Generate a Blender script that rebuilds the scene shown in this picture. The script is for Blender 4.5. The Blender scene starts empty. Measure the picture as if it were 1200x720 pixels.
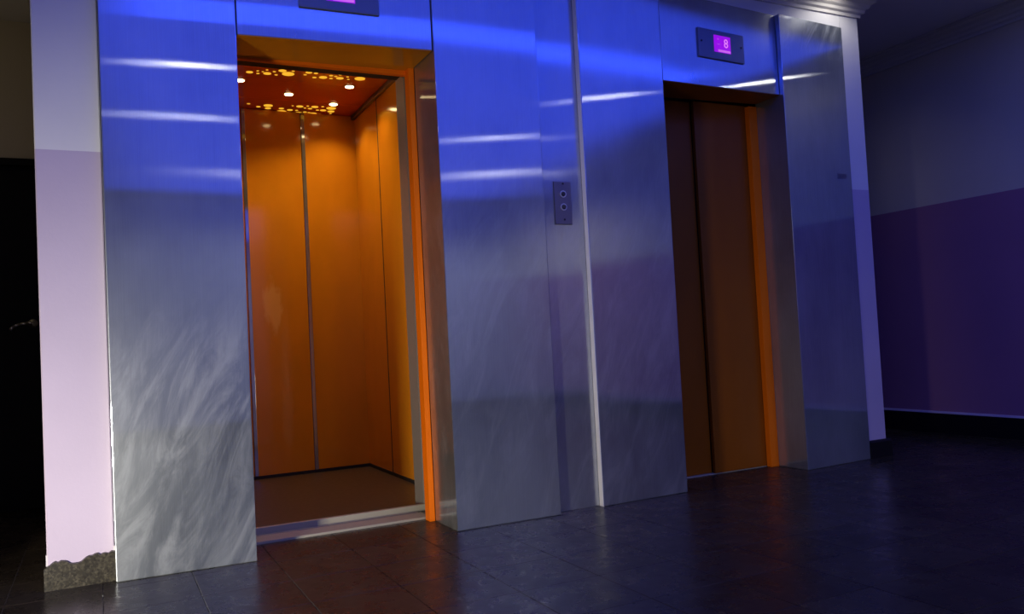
import bpy, bmesh, math, random
from mathutils import Vector, Matrix
random.seed(7)
S = bpy.context.scene
COL = S.collection

# ------------------------------------------------------------------ camera
YAW, PITCH, ROLL = 0.4643, 0.0385, -0.0524
CAMY, CAMZ = -3.3782, 0.8146
fwd = Vector((math.sin(YAW) * math.cos(PITCH), math.cos(YAW) * math.cos(PITCH), math.sin(PITCH)))
rt = Vector((math.cos(YAW), -math.sin(YAW), 0))
up = rt.cross(fwd)
cr, sr = math.cos(ROLL), math.sin(ROLL)
r2 = cr * rt + sr * up
u2 = -sr * rt + cr * up
cam = bpy.data.cameras.new('camera')
cam.sensor_width = 36
cam.lens = 967.8 / 1200 * 36
cam.clip_start = 0.05
co = bpy.data.objects.new('camera', cam)
COL.objects.link(co)
M = Matrix((r2, u2, -fwd)).transposed().to_4x4()
M.translation = Vector((0, CAMY, CAMZ))
co.matrix_world = M
S.camera = co

# ------------------------------------------------------------------ view, world, lamps
S.view_settings.view_transform = 'Standard'
S.view_settings.look = 'None'
S.view_settings.gamma = 1
S.view_settings.use_curve_mapping = False
S.view_settings.exposure = 0.0
W = bpy.data.worlds.new('world')
S.world = W
W.use_nodes = True
W.node_tree.nodes['Background'].inputs[0].default_value = (0.05, 0.05, 0.12, 1)
W.node_tree.nodes['Background'].inputs[1].default_value = 0.05


def lamp(name, typ, loc, energy, color, aim=None, **kw):
    l = bpy.data.lights.new(name, typ)
    l.energy = energy
    l.color = color
    for k, v in kw.items():
        setattr(l, k, v)
    o = bpy.data.objects.new(name, l)
    COL.objects.link(o)
    o.location = loc
    if aim is not None:
        o.rotation_euler = (Vector(aim) - Vector(loc)).to_track_quat('-Z', 'Y').to_euler()
    return o


BLUE = (0.03, 0.08, 1.0)
# blue LED battens mounted along the hall ceiling in front of the lifts
lamp('blue_batten_light', 'AREA', (2.2, -1.35, 2.71), 9, BLUE, (2.2, -1.35, 0), shape='RECTANGLE', size=4.2, size_y=0.30)
lamp('blue_panel_light', 'AREA', (2.2, -3.69, 2.73), 106, BLUE, (2.2, -3.69, 0), shape='RECTANGLE', size=5.1, size_y=6.5)
# low white floodlight standing to the left of the lifts, outside the picture
lamp('floodlight_light', 'AREA', (-1.45, -2.45, 0.30), 22, (1.0, 0.92, 0.76), (0.05, 0.0, 0.22), shape='RECTANGLE', size=0.30, size_y=0.4, spread=math.radians(76))
# two stronger white spots of the same row of downlights, at the back of the hall
lamp('hall_spot_light', 'SPOT', (4.0, -5.35, 2.74), 85, (1.0, 0.94, 0.80), (4.0, -5.35, 0), spot_size=math.radians(160), spot_blend=0.5, shadow_soft_size=0.035)
lamp('hall_spot_light', 'SPOT', (1.35, -5.8, 2.74), 55, (1.0, 0.94, 0.80), (1.35, -5.8, 0), spot_size=math.radians(160), spot_blend=0.5, shadow_soft_size=0.05)
# dim warm lamp in the passage on the left
lamp('passage_lamp_light', 'POINT', (-1.3, 1.0, 2.45), 1.4, (1.0, 0.78, 0.40), shadow_soft_size=0.06)

# ------------------------------------------------------------------ helpers
def tag(o, label=None, cat=None, group=None, kind=None):
    if label: o['label'] = label
    if cat: o['category'] = cat
    if group: o['group'] = group
    if kind: o['kind'] = kind
    return o


def empty(name, loc=(0, 0, 0), label=None, cat=None, group=None):
    o = bpy.data.objects.new(name, None)
    o.empty_display_size = 0.1
    COL.objects.link(o)
    o.location = loc
    return tag(o, label, cat, group)


def build(name, bm, mat, parent=None, bevel=0.0, seg=2, smooth=False):
    bm.normal_update()
    if bevel > 0:
        bmesh.ops.bevel(bm, geom=[e for e in bm.edges if e.is_manifold and e.calc_face_angle(0) > 0.5],
                        offset=bevel, segments=seg, affect='EDGES', profile=0.6)
        bm.normal_update()
    uv = bm.loops.layers.uv.new('UVMap')
    for f in bm.faces:
        n = f.normal
        for l in f.loops:
            c = l.vert.co
            if abs(n.z) > 0.8:
                l[uv].uv = (c.x, c.y)
            elif abs(n.y) >= abs(n.x):
                l[uv].uv = (c.x, c.z)
            else:
                l[uv].uv = (c.y, c.z)
        f.smooth = smooth
    me = bpy.data.meshes.new(name)
    bm.to_mesh(me)
    bm.free()
    if mat is not None:
        me.materials.append(mat)
    o = bpy.data.objects.new(name, me)
    COL.objects.link(o)
    if parent is not None:
        o.parent = parent
        if parent.parent is not None:
            pl = parent.location + parent.parent.location
        else:
            pl = parent.location
        # vertices are written in world space: take the parent's place off
        if pl.length > 0:
            me.transform(Matrix.Translation(-Vector(pl)))
    return o


def box(bm, x0, x1, y0, y1, z0, z1):
    v = [bm.verts.new(c) for c in ((x0, y0, z0), (x1, y0, z0), (x1, y1, z0), (x0, y1, z0),
                                   (x0, y0, z1), (x1, y0, z1), (x1, y1, z1), (x0, y1, z1))]
    for q in ((0, 3, 2, 1), (4, 5, 6, 7), (0, 1, 5, 4), (1, 2, 6, 5), (2, 3, 7, 6), (3, 0, 4, 7)):
        bm.faces.new([v[i] for i in q])
    return v


def wedge(bm, x0, x1, yl, yr, yb, z0l, z0r, z1):
    """box whose front runs from y=yl at x0 to y=yr at x1"""
    v = [bm.verts.new(c) for c in ((x0, yl, z0l), (x1, yr, z0r), (x1, yb, z0r), (x0, yb, z0l),
                                   (x0, yl, z1), (x1, yr, z1), (x1, yb, z1), (x0, yb, z1))]
    for q in ((0, 3, 2, 1), (4, 5, 6, 7), (0, 1, 5, 4), (1, 2, 6, 5), (2, 3, 7, 6), (3, 0, 4, 7)):
        bm.faces.new([v[i] for i in q])


def bx(name, dims, mat, parent=None, bevel=0.0, kind=None):
    bm = bmesh.new()
    box(bm, *dims)
    o = build(name, bm, mat, parent, bevel)
    if kind: o['kind'] = kind
    return o


def disc(bm, c, axis, rad, h, seg=24, taper=1.0):
    """cylinder from c along axis with height h"""
    axis = Vector(axis).normalized()
    q = axis.to_track_quat('Z', 'Y')
    rings = []
    for k, r in ((0, rad), (h, rad * taper)):
        rings.append([bm.verts.new(Vector(c) + q @ Vector((r * math.cos(2 * math.pi * i / seg), r * math.sin(2 * math.pi * i / seg), k))) for i in range(seg)])
    for i in range(seg):
        j = (i + 1) % seg
        bm.faces.new((rings[0][i], rings[0][j], rings[1][j], rings[1][i]))
    bm.faces.new(list(reversed(rings[0])))
    bm.faces.new(rings[1])


def sweep(bm, path, prof, side=1):
    """sweep a closed profile of (outward, z) along a level polyline of (x, y), mitred"""
    n = len(path)
    P = [Vector((p[0], p[1])) for p in path]
    rings = []
    for i in range(n):
        a = (P[i] - P[i - 1]).normalized() if i > 0 else (P[1] - P[0]).normalized()
        b = (P[i + 1] - P[i]).normalized() if i < n - 1 else a
        na = Vector((a.y, -a.x)) * side
        nb = Vector((b.y, -b.x)) * side
        m = (na + nb)
        m = m / m.dot(na) if m.length > 1e-6 else na
        rings.append([bm.verts.new((P[i].x + m.x * u, P[i].y + m.y * u, z)) for u, z in prof])
    k = len(prof)
    for i in range(n - 1):
        for j in range(k):
            bm.faces.new((rings[i][j], rings[i][(j + 1) % k], rings[i + 1][(j + 1) % k], rings[i + 1][j]))
    bm.faces.new(list(reversed(rings[0])))
    bm.faces.new(rings[-1])
    bmesh.ops.recalc_face_normals(bm, faces=bm.faces)


# ------------------------------------------------------------------ materials
class MT:
    def __init__(s, name):
        s.m = bpy.data.materials.new(name)
        s.m.use_nodes = True
        s.t = s.m.node_tree
        s.b = s.t.nodes['Principled BSDF']

    def n(s, typ, **kw):
        x = s.t.nodes.new(typ)
        for k, v in kw.items():
            if k.startswith('_'):
                setattr(x, k[1:], v)
            else:
                x.inputs[k.replace('__', ' ')].default_value = v
        return x

    def l(s, a, b):
        s.t.links.new(a, b)

    def set(s, **kw):
        for k, v in kw.items():
            s.b.inputs[k.replace('__', ' ')].default_value = v
        return s

    def coords(s, scale=(1, 1, 1)):
        c = s.n('ShaderNodeTexCoord')
        mp = s.n('ShaderNodeMapping')
        mp.inputs['Scale'].default_value = scale
        s.l(c.outputs['Object'], mp.inputs['Vector'])
        return mp.outputs['Vector']

    def ramp(s, fac, stops):
        r = s.n('ShaderNodeValToRGB')
        e = r.color_ramp.elements
        while len(e) < len(stops): e.new(0.5)
        for i, (p, c) in enumerate(stops):
            e[i].position = p
            e[i].color = (*c, 1) if len(c) == 3 else c
        s.l(fac, r.inputs['Fac'])
        return r.outputs['Color']

    def bump(s, fac, strength, dist=0.01):
        b = s.n('ShaderNodeBump', Strength=strength, Distance=dist)
        s.l(fac, b.inputs['Height'])
        s.l(b.outputs['Normal'], s.b.inputs['Normal'])


def plain(name, color, rough=0.5, metal=0.0, spec=0.5, coat=0.0):
    k = MT(name)
    k.set(Base__Color=(*color, 1), Roughness=rough, Metallic=metal)
    k.b.inputs['Specular IOR Level'].default_value = spec
    k.b.inputs['Coat Weight'].default_value = coat
    nz = k.n('ShaderNodeTexNoise', Scale=40, Detail=3)
    k.l(k.coords(), nz.inputs['Vector'])
    mr = k.n('ShaderNodeMapRange')
    mr.inputs['To Min'].default_value = rough * 0.85
    mr.inputs['To Max'].default_value = min(1, rough * 1.15)
    k.l(nz.outputs['Fac'], mr.inputs['Value'])
    k.l(mr.outputs[0], k.b.inputs['Roughness'])
    return k.m


def emit(name, color, strength):
    k = MT(name)
    k.set(Base__Color=(0.02, 0.02, 0.02, 1))
    k.b.inputs['Emission Color'].default_value = (*color, 1)
    k.b.inputs['Emission Strength'].default_value = strength
    return k.m


def steel(name, base=(0.47, 0.50, 0.56), rough=0.117, aniso=-0.775, haze=0.24, film=0.12, smear_sheen=0.0, smear_sheen_z=(1.15, 0.7)):
    """vertically brushed stainless steel: a lobe tight up-down and wide sideways, a soft worn haze and a thin dull film"""
    k = MT(name)
    k.t.nodes.remove(k.b)
    k.b = k.n('ShaderNodeBsdfAnisotropic', _distribution='BECKMANN')
    k.b.inputs['Anisotropy'].default_value = aniso
    tg = k.n('ShaderNodeTangent', _direction_type='UV_MAP', _uv_map='UVMap')
    k.l(tg.outputs[0], k.b.inputs['Tangent'])
    v = k.coords((160, 160, 1.2))
    br = k.n('ShaderNodeTexNoise', Scale=3.0, Detail=4, Roughness=0.7)
    k.l(v, br.inputs['Vector'])
    cl = k.n('ShaderNodeTexNoise', Scale=2.2, Detail=4, Roughness=0.55)
    k.l(k.coords((1, 1, 0.6)), cl.inputs['Vector'])
    # tone: brushed grain and cloudy handling marks
    mx = k.n('ShaderNodeMix', _data_type='FLOAT')
    mx.inputs[0].default_value = 0.5
    k.l(br.outputs['Fac'], mx.inputs[2])
    k.l(cl.outputs['Fac'], mx.inputs[3])
    col = k.ramp(mx.outputs[0], [(0.3, tuple(c * 0.78 for c in base)), (0.7, tuple(min(1, c * 1.18) for c in base))])
    k.l(col, k.b.inputs['Color'])
    rr = k.n('ShaderNodeMapRange')
    rr.inputs['From Min'].default_value = 0.3
    rr.inputs['From Max'].default_value = 0.7
    rr.inputs['To Min'].default_value = rough * 0.85
    rr.inputs['To Max'].default_value = rough * 1.2
    k.l(cl.outputs['Fac'], rr.inputs['Value'])
    k.l(rr.outputs[0], k.b.inputs['Roughness'])
    # slight oil-canning of the sheet
    wv = k.n('ShaderNodeTexNoise', Scale=1.1, Detail=0)
    k.l(k.coords((1, 1, 0.7)), wv.inputs['Vector'])
    k.bump(wv.outputs['Fac'], 0.22, 0.02)
    # soft, rough second lobe
    hz = MTnode(k, base)
    ms = k.n('ShaderNodeMixShader')
    out = k.t.nodes['Material Output']
    k.l(k.b.outputs[0], ms.inputs[1])
    k.l(hz, ms.inputs[2])
    hm = k.n('ShaderNodeMapRange')
    hm.inputs['From Min'].default_value = 0.35
    hm.inputs['From Max'].default_value = 0.65
    hm.inputs['To Min'].default_value = haze * 0.75
    hm.inputs['To Max'].default_value = haze * 1.25
    k.l(cl.outputs['Fac'], hm.inputs['Value'])
    k.l(hm.outputs[0], ms.inputs[0])
    last = ms.outputs[0]
    fd = k.n('ShaderNodeBsdfDiffuse', Color=(0.47, 0.54, 0.53, 1))
    fm = k.n('ShaderNodeMixShader')
    fr_ = k.n('ShaderNodeMapRange')
    fr_.inputs['From Min'].default_value = 0.33
    fr_.inputs['From Max'].default_value = 0.67
    fr_.inputs['To Min'].default_value = film * 0.55
    fr_.inputs['To Max'].default_value = film * 1.45
    k.l(mx.outputs[0], fr_.inputs['Value'])
    k.l(fr_.outputs[0], fm.inputs[0])
    k.l(last, fm.inputs[1])
    k.l(fd.outputs[0], fm.inputs[2])
    last = fm.outputs[0]
    if smear_sheen > 0:
        # pale cloth-wiping swirls; at the right pillar's top, a painted whitish reflection
        tc = k.n('ShaderNodeTexCoord')
        sep = k.n('ShaderNodeSeparateXYZ')
        k.l(tc.outputs['Object'], sep.inputs[0])
        zr = k.n('ShaderNodeMapRange', _interpolation_type='SMOOTHSTEP')
        zr.inputs['From Min'].default_value = smear_sheen_z[0]
        zr.inputs['From Max'].default_value = smear_sheen_z[1]
        k.l(sep.outputs['Z'], zr.inputs['Value'])
        mp = k.n('ShaderNodeMapping')
        mp.inputs['Scale'].default_value = (7, 7, 1.8)
        m0 = k.n('ShaderNodeMapping')
        m0.inputs['Rotation'].default_value = (0, math.radians(-24), 0)
        k.l(tc.outputs['Object'], m0.inputs['Vector'])
        k.l(m0.outputs[0], mp.inputs['Vector'])
        sw = k.n('ShaderNodeTexNoise', Scale=1.3, Detail=7, Roughness=0.68, Distortion=0.9)
        k.l(mp.outputs[0], sw.inputs['Vector'])
        sr_ = k.n('ShaderNodeMapRange', _interpolation_type='SMOOTHSTEP')
        sr_.inputs['From Min'].default_value = 0.42
        sr_.inputs['From Max'].default_value = 0.72
        sr_.inputs['To Max'].default_value = smear_sheen
        k.l(sw.outputs['Fac'], sr_.inputs['Value'])
        mu = k.n('ShaderNodeMath', _operation='MULTIPLY')
        k.l(sr_.outputs[0], mu.inputs[0])
        k.l(zr.outputs[0], mu.inputs[1])
        df = k.n('ShaderNodeBsdfDiffuse', Color=(0.62, 0.66, 0.66, 1))
        m2 = k.n('ShaderNodeMixShader')
        k.l(mu.outputs[0], m2.inputs[0])
        k.l(last, m2.inputs[1])
        k.l(df.outputs[0], m2.inputs[2])
        last = m2.outputs[0]
    k.l(last, out.inputs['Surface'])
    return k.m


def MTnode(k, base):
    g = k.n('ShaderNodeBsdfAnisotropic', _distribution='BECKMANN')
    g.inputs['Color'].default_value = (*base, 1)
    g.inputs['Roughness'].default_value = 0.42
    return g.outputs[0]


def wallpaint(name, split, upper, lower):
    """two coats of paint meeting at height split"""
    k = MT(name)
    k.set(Roughness=0.6)
    k.b.inputs['Specular IOR Level'].default_value = 0.3
    c = k.n('ShaderNodeNewGeometry')
    sp = k.n('ShaderNodeSeparateXYZ')
    k.l(c.outputs['Position'], sp.inputs[0])
    gt = k.n('ShaderNodeMath', _operation='GREATER_THAN')
    gt.inputs[1].default_value = split
    k.l(sp.outputs['Z'], gt.inputs[0])
    mx = k.n('ShaderNodeMix', _data_type='RGBA')
    mx.inputs[6].default_value = (*lower, 1)
    mx.inputs[7].default_value = (*upper, 1)
    k.l(gt.outputs[0], mx.inputs[0])
    nz = k.n('ShaderNodeTexNoise', Scale=3.0, Detail=5)
    k.l(c.outputs['Position'], nz.inputs['Vector'])
    m2 = k.n('ShaderNodeMix', _data_type='RGBA', _blend_type='MULTIPLY')
    m2.inputs[0].default_value = 0.35
    k.l(mx.outputs[2], m2.inputs[6])
    k.l(k.ramp(nz.outputs['Fac'], [(0.3, (0.85, 0.85, 0.85)), (0.7, (1, 1, 1))]), m2.inputs[7])
    k.l(m2.outputs[2], k.b.inputs['Base Color'])
    fn = k.n('ShaderNodeTexNoise', Scale=60, Detail=4)
    k.l(c.outputs['Position'], fn.inputs['Vector'])
    k.bump(fn.outputs['Fac'], 0.15, 0.004)
    return k.m


def laminate(name, col, rough=0.28, patch=None, spec=0.5):
    k = MT(name)
    k.b.inputs['Specular IOR Level'].default_value = spec
    k.set(Base__Color=(*col, 1), Roughness=rough)
    nz = k.n('ShaderNodeTexNoise', Scale=5, Detail=4)
    k.l(k.coords((1, 1, 0.5)), nz.inputs['Vector'])
    c = k.ramp(nz.outputs['Fac'], [(0.3, tuple(x * 0.92 for x in col)), (0.7, tuple(min(1, x * 1.06) for x in col))])
    last = c
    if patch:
        # a pale reflection painted into the colour, with a ragged outline
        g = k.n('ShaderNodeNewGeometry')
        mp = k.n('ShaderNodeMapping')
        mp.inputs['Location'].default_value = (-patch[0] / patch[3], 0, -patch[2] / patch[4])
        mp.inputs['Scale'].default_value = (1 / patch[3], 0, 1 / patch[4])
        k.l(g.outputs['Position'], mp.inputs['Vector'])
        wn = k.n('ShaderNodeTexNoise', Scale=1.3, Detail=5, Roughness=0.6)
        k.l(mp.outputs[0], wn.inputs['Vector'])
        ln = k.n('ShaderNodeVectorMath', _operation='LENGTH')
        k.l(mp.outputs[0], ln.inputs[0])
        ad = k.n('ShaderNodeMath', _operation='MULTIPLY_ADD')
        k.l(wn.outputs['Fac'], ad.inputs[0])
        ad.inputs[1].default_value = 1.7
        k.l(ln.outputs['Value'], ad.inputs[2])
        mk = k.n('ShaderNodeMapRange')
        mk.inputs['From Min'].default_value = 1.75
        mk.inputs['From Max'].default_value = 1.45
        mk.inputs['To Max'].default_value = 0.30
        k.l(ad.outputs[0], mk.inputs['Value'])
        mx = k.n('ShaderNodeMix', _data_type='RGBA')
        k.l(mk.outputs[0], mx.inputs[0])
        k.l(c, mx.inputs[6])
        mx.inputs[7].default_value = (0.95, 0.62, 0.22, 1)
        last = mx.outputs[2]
    k.l(last, k.b.inputs['Base Color'])
    return k.m


def granite(name):
    k = MT(name)
    vo = k.n('ShaderNodeTexVoronoi', Scale=150)
    nz = k.n('ShaderNodeTexNoise', Scale=28, Detail=6, Roughness=0.7)
    v = k.coords()
    k.l(v, vo.inputs['Vector'])
    k.l(v, nz.inputs['Vector'])
    mx = k.n('ShaderNodeMix', _data_type='FLOAT')
    mx.inputs[0].default_value = 0.6
    sp = k.n('ShaderNodeSeparateColor')
    k.l(vo.outputs['Color'], sp.inputs[0])
    k.l(sp.outputs[0], mx.inputs[2])
    k.l(nz.outputs['Fac'], mx.inputs[3])
    c = k.ramp(mx.outputs[0], [(0.28, (0.008, 0.006, 0.004)), (0.52, (0.024, 0.020, 0.012)), (0.74, (0.06, 0.052, 0.034)), (0.92, (0.2, 0.18, 0.13))])
    k.l(c, k.b.inputs['Base Color'])
    k.set(Roughness=0.35)
    k.bump(nz.outputs['Fac'], 0.3, 0.004)
    return k.m


def floor_tile_mat():
    k = MT('polished_dark_tile')
    c = k.n('ShaderNodeNewGeometry')
    nz = k.n('ShaderNodeTexNoise', Scale=3.5, Detail=7, Roughness=0.68, Distortion=0.8)
    k.l(c.outputs['Position'], nz.inputs['Vector'])
    oi = k.n('ShaderNodeObjectInfo')
    col = k.ramp(nz.outputs['Fac'], [(0.30, (0.020, 0.015, 0.009)), (0.6, (0.037, 0.029, 0.017)), (0.8, (0.075, 0.058, 0.036))])
    mm = k.n('ShaderNodeMapRange')
    mm.inputs['To Min'].default_value = 0.8
    mm.inputs['To Max'].default_value = 1.2
    k.l(oi.outputs['Random'], mm.inputs['Value'])
    vm = k.n('ShaderNodeVectorMath', _operation='SCALE')
    k.l(col, vm.inputs[0])
    k.l(mm.outputs[0], vm.inputs['Scale'])
    k.l(vm.outputs[0], k.b.inputs['Base Color'])
    n2 = k.n('ShaderNodeTexNoise', Scale=9, Detail=6, Roughness=0.7)
    k.l(c.outputs['Position'], n2.inputs['Vector'])
    rr = k.n('ShaderNodeMapRange')
    rr.inputs['From Min'].default_value = 0.3
    rr.inputs['From Max'].default_value = 0.7
    rr.inputs['To Min'].default_value = 0.20
    rr.inputs['To Max'].default_value = 0.38
    k.l(n2.outputs['Fac'], rr.inputs['Value'])
    k.l(rr.outputs[0], k.b.inputs['Roughness'])
    k.b.inputs['Specular IOR Level'].default_value = 0.22
    k.bump(n2.outputs['Fac'], 0.012, 0.003)
    return k.m


ST = steel('brushed_steel', smear_sheen=0.09, smear_sheen_z=(2.3, 0.8))
ST1 = steel('brushed_steel_wiped', smear_sheen=0.22)
ST4 = steel('brushed_steel_painted_sheen', film=0.2, smear_sheen=0.5, smear_sheen_z=(2.3, 2.56))  # whitish lamp reflection painted on as a matt layer near the top
STJ = steel('brushed_steel_trim', haze=0.2)
ALU = plain('satin_aluminium', (0.62, 0.61, 0.58), 0.35, 1.0)
POST = plain('worn_grey_post', (0.36, 0.34, 0.29), 0.38, 0.5)
SILLM = plain('worn_sill', (0.36, 0.33, 0.25), 0.6, 0.2)
TRIMW = plain('pale_edge_trim', (0.86, 0.82, 0.72), 0.45, 0.1)
DST = plain('dull_dark_steel', (0.22, 0.21, 0.20), 0.45, 1.0)
ORANGE = laminate('orange_laminate', (0.62, 0.235, 0.010), 0.11)
ORANGE_REFL = laminate('orange_laminate_painted_reflection', (0.62, 0.235, 0.010), 0.11, patch=(1.02, 2.14, 1.10, 0.075, 0.20))  # pale reflection painted into the middle back panel
REDOR = laminate('deep_orange_ceiling', (0.60, 0.105, 0.006), 0.13)
FRAME = laminate('orange_frame_paint', (0.88, 0.17, 0.001), 0.5, spec=0.15)
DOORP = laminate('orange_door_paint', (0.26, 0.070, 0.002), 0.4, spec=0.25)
BLACK = plain('black_gap', (0.006, 0.006, 0.007), 0.7)
CABFL = plain('brown_cabin_vinyl', (0.065, 0.040, 0.020), 0.42)
WALLP = wallpaint('white_over_lilac_paint', 1.60, (0.70, 0.70, 0.70), (0.50, 0.43, 0.55))
WALLR = wallpaint('white_over_violet_paint', 1.60, (0.62, 0.56, 0.44), (0.34, 0.16, 0.26))
CEILP = plain('ceiling_paint', (0.78, 0.77, 0.76), 0.8)
FRONTW = plain('grey_front_wall_paint', (0.44, 0.48, 0.56), 0.8, spec=0.2)
CORN = plain('cornice_paint', (0.62, 0.60, 0.58), 0.6)
GRAN = granite('speckled_granite')
BASEB = plain('black_skirting', (0.008, 0.007, 0.008), 0.35)
TILE = floor_tile_mat()
GROUT = plain('grout', (0.045, 0.036, 0.033), 0.8)
DARKDOOR = plain('near_black_door_paint', (0.004, 0.004, 0.0045), 0.6, spec=0.15)
BROWNW = plain('drab_wall_paint', (0.50, 0.45, 0.34), 0.8)

CEIL = 2.77
# ------------------------------------------------------------------ setting
fl = bx('floor', (-3.2, 5.6, -7.2, 6.2, -0.08, -0.004), GROUT, kind='structure')
T = 0.30
X0, Y0 = 0.285, -0.06
me_tile = None
rest = bmesh.new()
def in_view(x, y):
    d = Vector((x, y, 0)) - Vector((0, CAMY, CAMZ))
    w = d.dot(fwd)
    if w < 0.3: return False
    px = 600 + 967.8 * d.dot(r2) / w
    py = 360 - 967.8 * d.dot(u2) / w
    return -70 < px < 1270 and py < 790
nt = 0
cands = []
for i in range(-12, 18):
    for j in range(-24, 21):
        x, y = X0 + i * T, Y0 + j * T
        if x < -3.2 or x + T > 5.4: continue
        cx, cy = x + T / 2, y + T / 2
        if 0.05 < x and x + T < 4.15 and y > 0.3: continue      # under the lift shafts
        hid = (-0.2 < x and x + T < 4.1 and y > 0.1) or y > 3.2
        cands.append((not (in_view(cx, cy) and not hid), (cx) ** 2 + (cy - CAMY) ** 2, x, y))
cands.sort()
for off, d2, x, y in cands:
    if not off and nt < 290:
        nt += 1
        if me_tile is None:
            bm = bmesh.new()
            box(bm, 0.0012, T - 0.0012, 0.0012, T - 0.0012, -0.012, 0)
            t = build('tile', bm, TILE, fl, 0.0008, 1)
            me_tile = t.data
        else:
            t = bpy.data.objects.new('tile', me_tile)
            COL.objects.link(t)
            t.parent = fl
        t.location = (x, y, random.uniform(-0.0004, 0.0))
    else:
        box(rest, x + 0.0012, x + T - 0.0012, y + 0.0012, y + T - 0.0012, -0.012, -0.0002)
tag(build('tile_field', rest, TILE, fl), kind='stuff')

bx('ceiling', (-3.2, 5.6, -7.2, 6.2, CEIL, CEIL + 0.1), CEILP, kind='structure')
bx('wall_right', (5.25, 5.45, -7.2, 6.2, 0, CEIL), WALLR, kind='structure')
bx('wall_left', (-3.2, -3.0, -7.2, 6.2, 0, CEIL), WALLR, kind='structure')
bx('wall_front', (-3.2, 5.6, -7.2, -7.0, 0, CEIL), FRONTW, kind='structure')
bx('wall_rear', (4.22, 5.25, 6.0, 6.2, 0, CEIL), WALLR, kind='structure')

# lift block: band above the steel, left pier, right pier with its flank
bm = bmesh.new()
box(bm, 0.034, 4.02, 0.30, 0.60, 2.62, CEIL)
wb = build('wall_back', bm, WALLP)
wb['kind'] = 'structure'
bm = bmesh.new(); box(bm, -0.193, 0.026, 0.065, 2.6, 0.0, CEIL)
build('wall_back', bm, WALLP, None, 0.004, 1)['kind'] = 'structure'
bm = bmesh.new(); box(bm, 4.033, 4.19, 0.085, 6.0, 0.0, CEIL)
build('wall_back', bm, WALLP, None, 0.004, 1)['kind'] = 'structure'
# wall band above the steel cladding, seen over the right lift
bm = bmesh.new()
box(bm, 0.028, 4.031, 0.085, 0.3, 2.578, CEIL)
build('lintel', bm, WALLP, wb)

# granite skirting at the foot of the left pier with a ragged plaster edge
bm = bmesh.new()
n = 26
pts = []
for i in range(n + 1):
    x = -0.203 + (0.034 + 0.203) * i / n
    z = 0.086 + 0.007 * math.sin(i * 0.45 - 0.5) + 0.0007 * i + random.uniform(-0.005, 0.005) + (0.010 if i > 23 else 0)
    pts.append((x, z))
fr = [bm.verts.new((x, 0.052, 0)) for x, z in pts]
ft = [bm.verts.new((x, 0.052, z)) for x, z in pts]
br_ = [bm.verts.new((x, 0.075, 0)) for x, z in pts]
bt = [bm.verts.new((x, 0.075, z + 0.004)) for x, z in pts]
for i in range(n):
    bm.faces.new((fr[i], fr[i + 1], ft[i + 1], ft[i]))
    bm.faces.new((ft[i], ft[i + 1], bt[i + 1], bt[i]))
    bm.faces.new((br_[i + 1], br_[i], bt[i], bt[i + 1]))
    bm.faces.new((fr[i + 1], fr[i], br_[i], br_[i + 1]))
bm.faces.new((fr[0], ft[0], bt[0], br_[0]))
bm.faces.new((fr[n], br_[n], bt[n], ft[n]))
bmesh.ops.recalc_face_normals(bm, faces=bm.faces)
o = build('baseboard_left', bm, GRAN)
o['kind'] = 'structure'
# rough plaster under the paint, filling behind the ragged stone edge
bm = bmesh.new()
box(bm, -0.196, 0.034, 0.066, 0.10, 0.0, 0.125)
build('plaster_patch', bm, plain('pale_plaster', (0.62, 0.58, 0.60), 0.8), o)

bm = bmesh.new()
sweep(bm, [(4.033, 0.085), (4.19, 0.085), (4.19, 6.0)], [(0, 0), (0.022, 0), (0.022, 0.092), (0.012, 0.104), (0, 0.104)])
o = build('baseboard_back', bm, BASEB); o['kind'] = 'structure'
bm = bmesh.new()
sweep(bm, [(5.25, 6.0), (5.25, -7.0)], [(0, 0), (0.02, 0), (0.02, 0.135), (0.0, 0.143)], side=1)
o = build('baseboard_right', bm, BASEB); o['kind'] = 'structure'
bm = bmesh.new()
sweep(bm, [(5.25, 6.0), (5.25, -7.0)], [(0, 0.143), (0.016, 0.1385), (0.012, 0.150), (0, 0.152)], side=1)
o = build('trim_3', bm, WALLP); o['kind'] = 'structure'

# stepped plaster cornices
CP = [(0, CEIL), (0, CEIL - 0.115), (0.012, CEIL - 0.115), (0.014, CEIL - 0.098), (0.030, CEIL - 0.090), (0.034, CEIL - 0.074),
      (0.050, CEIL - 0.064), (0.056, CEIL - 0.048), (0.078, CEIL - 0.034), (0.084, CEIL - 0.018), (0.098, CEIL - 0.014), (0.098, CEIL)]
bm = bmesh.new()
sweep(bm, [(-0.193, 2.6), (-0.193, 0.065), (0.1, 0.085), (4.19, 0.085), (4.19, 6.0)], CP)
o = build('trim_1', bm, CORN); o['kind'] = 'structure'
bm = bmesh.new()
sweep(bm, [(5.25, 6.0), (5.25, -7.0)], CP)
o = build('trim_2', bm, CORN); o['kind'] = 'structure'

bx('wall_left', (-3.0, -0.62, 0.10, 0.25, 0, CEIL), BROWNW, kind='structure')  # unseen partition, added to keep the floodlight off the passage door
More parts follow.
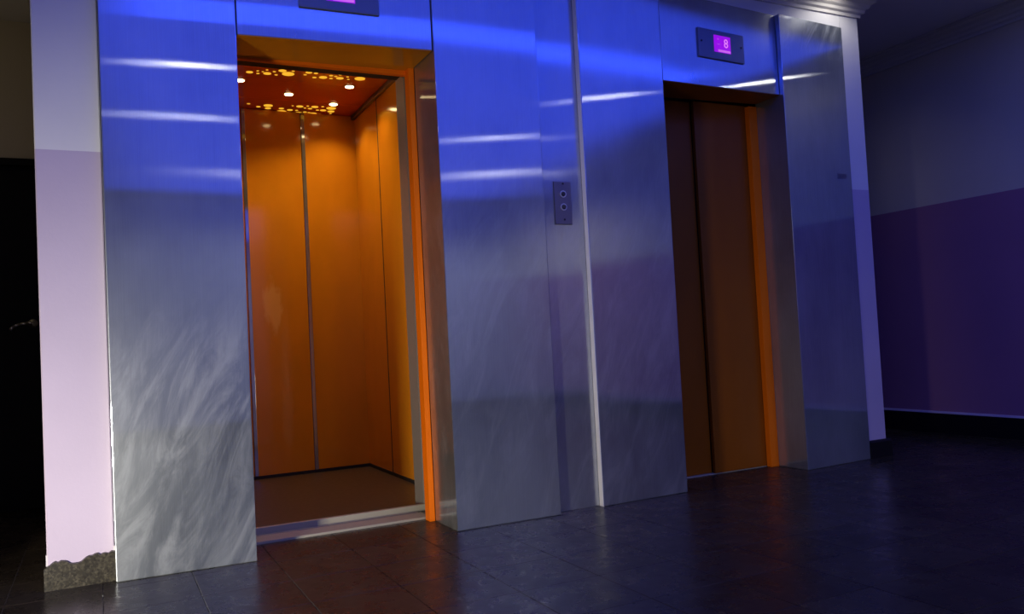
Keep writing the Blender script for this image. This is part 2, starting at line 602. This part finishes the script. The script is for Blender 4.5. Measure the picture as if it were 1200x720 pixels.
# passage on the left with its dark door
bm = bmesh.new()
box(bm, -3.0, -1.35, 2.0, 2.15, 0, CEIL)
box(bm, -1.35, -0.193, 2.0, 2.15, 1.98, CEIL)
o = build('wall_passage', bm, BROWNW); o['kind'] = 'structure'
dr = bx('door_1', (-1.31, -0.20, 2.03, 2.07, 0.0, 1.94), DARKDOOR, None, 0.003, 'structure')
bm = bmesh.new()
box(bm, -1.36, -1.31, 1.985, 2.10, 0, 1.98)
box(bm, -1.31, -0.195, 1.985, 2.10, 1.94, 1.98)
build('door_frame', bm, DARKDOOR, dr, 0.002)
bm = bmesh.new()
disc(bm, (-0.335, 2.03, 1.045), (0, -1, 0), 0.024, 0.008)
disc(bm, (-0.335, 2.03, 1.045), (0, -1, 0), 0.009, 0.05, 12)
pp = [(-0.335, 1.045), (-0.36, 1.046), (-0.40, 1.040), (-0.43, 1.026), (-0.445, 1.012)]
for a, b in zip(pp[:-1], pp[1:]):
    disc(bm, (a[0], 1.985, a[1]), (b[0] - a[0], 0, b[1] - a[1]), 0.008, math.hypot(b[0] - a[0], b[1] - a[1]) + 0.002, 10)
build('door_handle', bm, ALU, dr, smooth=True)

# ------------------------------------------------------------------ steel surrounds
TOP = 2.575
sl = empty('lift_surround', (0.95, 0.0, 0), 'brushed steel surround of the left lift whose doors stand open', 'lift surround')
bm = bmesh.new(); wedge(bm, 0.028, 0.525, 0.022, 0.004, 0.25, 0, 0, TOP)
o = build('pillar_panel', bm, ST1, sl, 0.004)
tag(o, 'steel pillar panel smeared with pale wiping marks')
bm = bmesh.new(); wedge(bm, 0.528, 1.347, -0.003, -0.036, 0.25, 2.088, 2.103, TOP)
build('header_panel', bm, STJ, sl, 0.002)
bm = bmesh.new(); wedge(bm, 1.350, 1.862, -0.050, -0.056, 0.21, 0, 0, TOP)
build('pillar_panel', bm, ST, sl, 0.004)

srr = empty('lift_surround', (3.05, 0.0, 0), 'brushed steel surround of the right lift whose orange doors are shut', 'lift surround')
bm = bmesh.new(); wedge(bm, 2.108, 2.618, -0.030, -0.012, 0.26, 0, 0, TOP)
build('pillar_panel', bm, ST, srr, 0.004)
bm = bmesh.new(); wedge(bm, 2.621, 3.487, -0.008, 0.062, 0.26, 2.098, 2.118, TOP)
build('header_panel', bm, STJ, srr, 0.002)
bm = bmesh.new(); wedge(bm, 3.490, 4.030, 0.033, 0.070, 0.26, 0, 0, TOP)
p4 = build('pillar_panel', bm, ST4, srr, 0.004)
# small dark sticker-like smudge high on the right pillar
bm = bmesh.new(); wedge(bm, 3.905, 3.985, 0.0605, 0.0660, 0.07, 1.655, 1.657, 1.685)
build('smudge', bm, plain('grey_smudge', (0.16, 0.16, 0.2), 0.5, 0.6), p4)

bx('edge_trim', (2.1055, 2.1078, -0.029, 0.003, 0.0, TOP), TRIMW, srr)
ip = bx('infill_panel', (1.863, 2.105, 0.004, 0.03, 0.0, TOP), ST, None, 0.001)
tag(ip, 'narrow recessed steel strip between the two lift surrounds', 'wall panel')

bm = bmesh.new(); wedge(bm, 0.529, 1.346, 0.000, -0.033, 0.249, 2.0855, 2.1005, 2.104)
build('soffit_lining', bm, ORANGE, sl)
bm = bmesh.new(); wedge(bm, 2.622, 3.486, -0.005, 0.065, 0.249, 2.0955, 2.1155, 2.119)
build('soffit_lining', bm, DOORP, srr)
# ------------------------------------------------------------------ left lift: landing frame, threshold, cabin
lf = empty('landing_frame', (0.95, 0.25, 0), 'orange painted door frame of the open left lift', 'door frame')
bx('frame_post', (1.323, 1.3495, 0.212, 0.27, 0, 2.103), FRAME, lf, 0.002)
bx('frame_post', (0.526, 0.545, 0.252, 0.284, 0, 2.08), FRAME, lf, 0.002)
bx('frame_head', (0.545, 1.323, 0.25, 0.28, 2.078, 2.106), FRAME, lf, 0.002)
bx('door_pocket', (1.352, 1.72, 0.30, 0.312, 0.0, 2.4), BLACK, lf)
bx('door_leaf', (1.383, 1.72, 0.40, 0.425, 0.006, 2.12), POST, lf, 0.002)
bx('header_box', (0.40, 1.352, 0.285, 0.47, 2.124, 2.5), BLACK, lf)
bx('door_pocket', (0.10, 0.50, 0.30, 0.46, 0.0, 2.4), BLACK, lf)

th = empty('threshold', (0.95, 0.4, 0), 'worn metal sill plate under the open left lift doorway', 'threshold')
bx('sill_plate', (0.527, 1.350, 0.285, 0.40, -0.004, 0.010), SILLM, th, 0.001)
for k, (a, b) in enumerate(((0.40, 0.412), (0.424, 0.436), (0.448, 0.462))):
    bx('sill_rib', (0.502, 1.350, a, b, -0.004, 0.003), SILLM, th, 0.0008)
bx('sill_channel', (0.502, 1.350, 0.40, 0.462, -0.012, -0.005), BLACK, th)

cb = empty('lift_cabin', (0.95, 1.3, 0), 'open lift cabin lined with orange panels and lit by warm ceiling spots', 'lift cabin')
CX0, CX1, CY0, CY1, CZ = 0.26, 1.63, 0.56, 2.15, 2.41
bx('cabin_floor', (CX0, CX1, 0.50, CY1, -0.03, 0.0), CABFL, cb)
bx('cabin_sill', (0.45, 1.42, 0.473, 0.498, -0.02, 0.030), SILLM, cb, 0.001)
for (a, b, mt) in ((0.273, 0.478, ORANGE), (0.502, 0.863, ORANGE), (0.887, 1.247, ORANGE_REFL), (1.273, 1.626, ORANGE)):
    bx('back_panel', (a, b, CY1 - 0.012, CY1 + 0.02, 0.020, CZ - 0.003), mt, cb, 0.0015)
for x in (0.49, 0.875, 1.26):
    bx('metal_strip', (x - 0.012, x + 0.012, CY1 - 0.02, CY1 + 0.015, 0.020, CZ - 0.004), STJ, cb, 0.003)
for (a, b) in ((0.62, 1.122), (1.128, 1.626), (1.636, CY1 - 0.014)):
    bx('side_panel', (CX1 - 0.012, CX1 + 0.02, a, b, 0.020, CZ - 0.003), ORANGE, cb, 0.0015)
    bx('side_panel', (CX0 - 0.02, CX0 + 0.012, a, b, 0.020, CZ - 0.003), ORANGE, cb, 0.0015)
bx('seam_strip', (CX1 - 0.0135, CX1 - 0.005, 1.6265, 1.6355, 0.02, CZ - 0.03), BLACK, cb)
bx('wall_backing', (CX1 + 0.015, CX1 + 0.04, CY0, CY1 + 0.04, 0, CZ + 0.1), BLACK, cb)
bx('wall_backing', (CX0 - 0.04, CX0 - 0.015, CY0, CY1 + 0.04, 0, CZ + 0.1), BLACK, cb)
bx('wall_backing', (CX0, CX1, CY1 + 0.016, CY1 + 0.04, 0, CZ + 0.1), BLACK, cb)
bx('skirting', (CX0, CX1, CY1 - 0.016, CY1 + 0.02, 0.0, 0.020), BLACK, cb)
bx('skirting', (CX1 - 0.016, CX1 + 0.02, 0.62, CY1 - 0.016, 0.0, 0.020), BLACK, cb)
bx('skirting', (CX0 - 0.02, CX0 + 0.016, 0.62, CY1 - 0.016, 0.0, 0.020), BLACK, cb)
# steel door posts and front returns
bx('door_post', (1.400, 1.412, 0.495, 0.62, 0.0, 2.4), POST, cb, 0.001)
bx('post_edge', (1.4125, 1.418, 0.490, 0.54, 0.0, 2.4), ALU, cb, 0.001)
bx('front_return', (1.418, CX1, 0.545, 0.60, 0.0, CZ), ORANGE, cb)
bx('front_return', (CX0, 0.46, 0.545, 0.60, 0.0, CZ), ORANGE, cb)
bx('door_post', (0.46, 0.50, 0.495, 0.545, 0.0, 2.4), STJ, cb, 0.002)
bx('cabin_transom', (0.46, 1.398, 0.548, 0.60, 2.19, CZ), ORANGE, cb)
# ceiling in three laminate panels
for (a, b) in ((0.60, 1.505), (1.509, 1.895), (1.899, 2.15)):
    bx('ceiling_panel', (CX0, CX1, a, b, CZ, CZ + 0.02), REDOR, cb, 0.001)
bx('ceiling_trim', (CX1 - 0.035, CX1 - 0.012, 0.62, CY1 - 0.012, CZ - 0.03, CZ - 0.001), DST, cb, 0.003)
bx('ceiling_trim', (CX0 + 0.012, CX0 + 0.035, 0.62, CY1 - 0.012, CZ - 0.03, CZ - 0.001), DST, cb, 0.003)

GLOW = emit('amber_cutout_glow', (1.0, 0.50, 0.03), 0.95)
def cut(x, y, r):
    bm = bmesh.new()
    disc(bm, (x, y, CZ + 0.0005), (0, 0, -1), r, 0.0016, 20)
    build('light_cutout', bm, GLOW, cb)
def px2c(px, py):      # photo pixel -> spot on the cabin ceiling, worked out once for the layout of the cut-outs
    d = fwd + (px - 600) / 967.8 * r2 - (py - 360) / 967.8 * u2
    t = (CZ - CAMZ) / d.z
    return d.x * t, CAMY + d.y * t
def q(a, b): return 270 + a / 7.5, 60 + b / 7.5
front = [(168, 184, 32), (242, 196, 15), (285, 180, 11), (324, 196, 36), (322, 165, 12), (240, 173, 12), (386, 180, 15), (402, 208, 15),
         (458, 172, 36), (508, 200, 56), (552, 176, 14), (657, 207, 15), (690, 187, 30), (752, 194, 20), (738, 231, 19), (815, 230, 37),
         (885, 215, 18), (884, 240, 17), (926, 222, 15), (962, 238, 34), (965, 208, 14), (1030, 226, 13), (1036, 248, 12), (1088, 215, 12), (1138, 242, 48)]
back = [(160, 462, 16), (246, 488, 20), (165, 523, 18), (332, 478, 42), (330, 502, 28), (448, 504, 24), (450, 531, 44), (523, 517, 26),
        (526, 546, 12), (610, 486, 32), (548, 480, 10), (582, 520, 14), (598, 543, 32), (655, 500, 12), (680, 483, 13), (700, 505, 20),
        (655, 535, 17), (742, 490, 32), (690, 540, 12), (765, 518, 15), (728, 549, 32), (815, 520, 28), (812, 488, 14), (886, 502, 44),
        (884, 530, 32), (785, 556, 12), (880, 548, 12)]
for a, b, w in front + back:
    x, y = px2c(*q(a, b))
    x2, y2 = px2c(*q(a + w, b))
    cut(x, y, math.hypot(x2 - x, y2 - y) * 0.98)
SPOTM = emit('warm_spot_glow', (1.0, 0.72, 0.32), 14)
for a, b in ((82, 250), (512, 374), (1046, 308), (905, 462)):
    x, y = px2c(*q(a, b))
    bm = bmesh.new()
    disc(bm, (x, y, CZ + 0.001), (0, 0, -1), 0.034, 0.006, 28, 0.9)
    d = build('downlight', bm, ALU, cb, smooth=False)
    bm = bmesh.new()
    disc(bm, (x, y, CZ - 0.0052), (0, 0, -1), 0.025, 0.002, 24)
    build('bulb_face', bm, SPOTM, d)
    lamp('cabin_spot_light', 'SPOT', (x, y, CZ - 0.012), 13, (1.0, 0.70, 0.34), (x, y, 0), spot_size=math.radians(125), spot_blend=0.7, shadow_soft_size=0.03)

# ------------------------------------------------------------------ right lift: shut doors
ed = empty('lift_door', (3.05, 0.29, 0), 'shut pair of orange sliding doors of the right lift', 'lift door')
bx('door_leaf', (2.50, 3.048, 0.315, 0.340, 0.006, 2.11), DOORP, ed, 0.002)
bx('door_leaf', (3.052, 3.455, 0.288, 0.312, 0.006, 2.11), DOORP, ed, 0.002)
bx('frame_post', (3.430, 3.4895, 0.250, 0.286, 0, 2.10), FRAME, ed, 0.002)
bx('door_backing', (2.40, 3.60, 0.342, 0.37, 0, 2.3), BLACK, ed)
t2 = bx('threshold', (2.619, 3.489, 0.292, 0.341, -0.004, 0.004), SILLM, None, 0.001)
tag(t2, 'narrow metal sill below the shut orange lift doors', 'threshold')

# ------------------------------------------------------------------ floor indicators
IND = plain('blue_grey_indicator_plate', (0.16, 0.18, 0.24), 0.35, 0.3)
SCR = emit('magenta_screen', (0.33, 0.0, 0.86), 0.9)
SCRB = emit('pink_screen_bar', (0.62, 0.14, 0.90), 0.9)
DIG = emit('pink_screen_figure', (0.80, 0.22, 0.95), 1.0)
DKSC = plain('dark_screw', (0.03, 0.03, 0.04), 0.4, 0.8)


def indicator(ox, oz, ang, oy, label, figure):
    r = empty('floor_indicator', (0, 0, 0), label, 'floor indicator')
    w, h = 0.340, 0.158
    parts = []
    parts.append(bx('face_plate', (-w / 2, w / 2, -0.010, 0.006, 0, h), IND, r, 0.004))
    sx0, sx1, sz0, sz1 = -0.057, 0.066, 0.040, 0.132
    parts.append(bx('screen', (sx0, sx1, -0.0112, -0.006, sz0, sz1), SCR, r))
    parts.append(bx('screen_bar', (sx0 + 0.028, sx1 - 0.004, -0.0120, -0.010, sz0 + 0.003, sz0 + 0.015), SCRB, r))
    for x in (-w / 2 + 0.022, w / 2 - 0.022):
        bm = bmesh.new(); disc(bm, (x, -0.009, h * 0.55), (0, -1, 0), 0.006, 0.003, 12)
        build('screw', bm, DKSC, r)
    if figure:
        cu = bpy.data.curves.new('figure', 'FONT')
        cu.body = figure
        cu.size = 0.068
        cu.extrude = 0.0004
        tmp = bpy.data.objects.new('figure_tmp', cu)
        COL.objects.link(tmp)
        bpy.context.view_layer.update()
        me = bpy.data.meshes.new_from_object(tmp.evaluated_get(bpy.context.evaluated_depsgraph_get()))
        bpy.data.objects.remove(tmp)
        me.transform(Matrix.Translation((sx1 - 0.052, -0.0122, sz1 - 0.062)) @ Matrix.Rotation(math.radians(90), 4, 'X'))
        me.materials.clear(); me.materials.append(DIG)
        o = bpy.data.objects.new('figure', me); COL.objects.link(o); o.parent = r
        bm = bmesh.new()      # faint small marks at the left of the screen
        box(bm, sx0 + 0.026, sx0 + 0.036, -0.0118, -0.010, sz1 - 0.024, sz1 - 0.016)
        fm = emit('faint_mark', (0.48, 0.06, 0.90), 0.9)
        build('screen_mark', bm, fm, r)
        bm = bmesh.new()
        box(bm, sx0 + 0.024, sx0 + 0.046, -0.0118, -0.010, sz1 - 0.050, sz1 - 0.046)
        build('screen_mark', bm, fm, r)
    r.location = (ox, oy, oz)
    r.rotation_euler = (0, 0, ang)
    return r


a1 = math.atan2(-0.033, 0.819)
indicator(0.944, 2.226, a1, -0.003 + (0.944 - 0.528) / 0.819 * -0.033, 'dark indicator plate over the open left lift, cut by the picture top', None)
a2 = math.atan2(0.070, 0.866)
indicator(3.045, 2.255, a2, -0.008 + (3.045 - 2.621) / 0.866 * 0.070, 'dark indicator plate with a magenta screen reading 8 over the right lift', '8')

# ------------------------------------------------------------------ call panel in the recess
cp = empty('call_panel', (1.99, 0.004, 1.45), 'slim steel call panel with two round buttons between the lifts', 'call panel')
CALLM = plain('grey_call_plate', (0.20, 0.18, 0.19), 0.4, 0.8)
bx('face_plate', (1.945, 2.037, -0.004, 0.005, 1.345, 1.550), CALLM, cp, 0.002)
for z in (1.490, 1.428):
    bm = bmesh.new(); disc(bm, (1.992, -0.003, z), (0, -1, 0), 0.017, 0.005, 24)
    ring = build('button', bm, ALU, cp)
    bm = bmesh.new(); disc(bm, (1.992, -0.0075, z), (0, -1, 0), 0.0125, 0.005, 24, 0.8)
    build('button_cap', bm, plain('button_cap', (0.10, 0.10, 0.12), 0.15, 0.8), ring)
for z in (1.540, 1.368):
    bm = bmesh.new(); disc(bm, (1.994, -0.003, z), (0, -1, 0), 0.005, 0.003, 12)
    build('screw', bm, DKSC, cp)

# ------------------------------------------------------------------ hall lamps beyond the frame, mirrored in the steel
HALL = emit('white_downlight_glow', (1.0, 0.95, 0.84), 115)
for k, (x, y) in enumerate(((0.42, -2.44), (3.9, -2.2), (5.0, -1.24), (0.38, -3.75), (3.35, -3.85), (1.35, -5.8), (4.0, -5.35))):
    r = empty('downlight', (x, y, CEIL), 'small round white downlight in the hall ceiling', 'downlight', 'hall ceiling downlights')
    bm = bmesh.new(); disc(bm, (x, y, CEIL + 0.001), (0, 0, -1), 0.055, 0.008, 28, 0.92)
    build('rim', bm, CORN, r)
    bm = bmesh.new(); disc(bm, (x, y, CEIL - 0.0065), (0, 0, -1), 0.021, 0.003, 24)
    build('bulb_face', bm, HALL, r)
# a downlight close to the right pillar washes the wall above it
lamp('wall_washer_light', 'SPOT', (3.92, -0.13, 2.735), 3.2, (1.0, 0.95, 0.88), (3.92, 0.10, 2.2), spot_size=math.radians(140), spot_blend=0.6, shadow_soft_size=0.04)
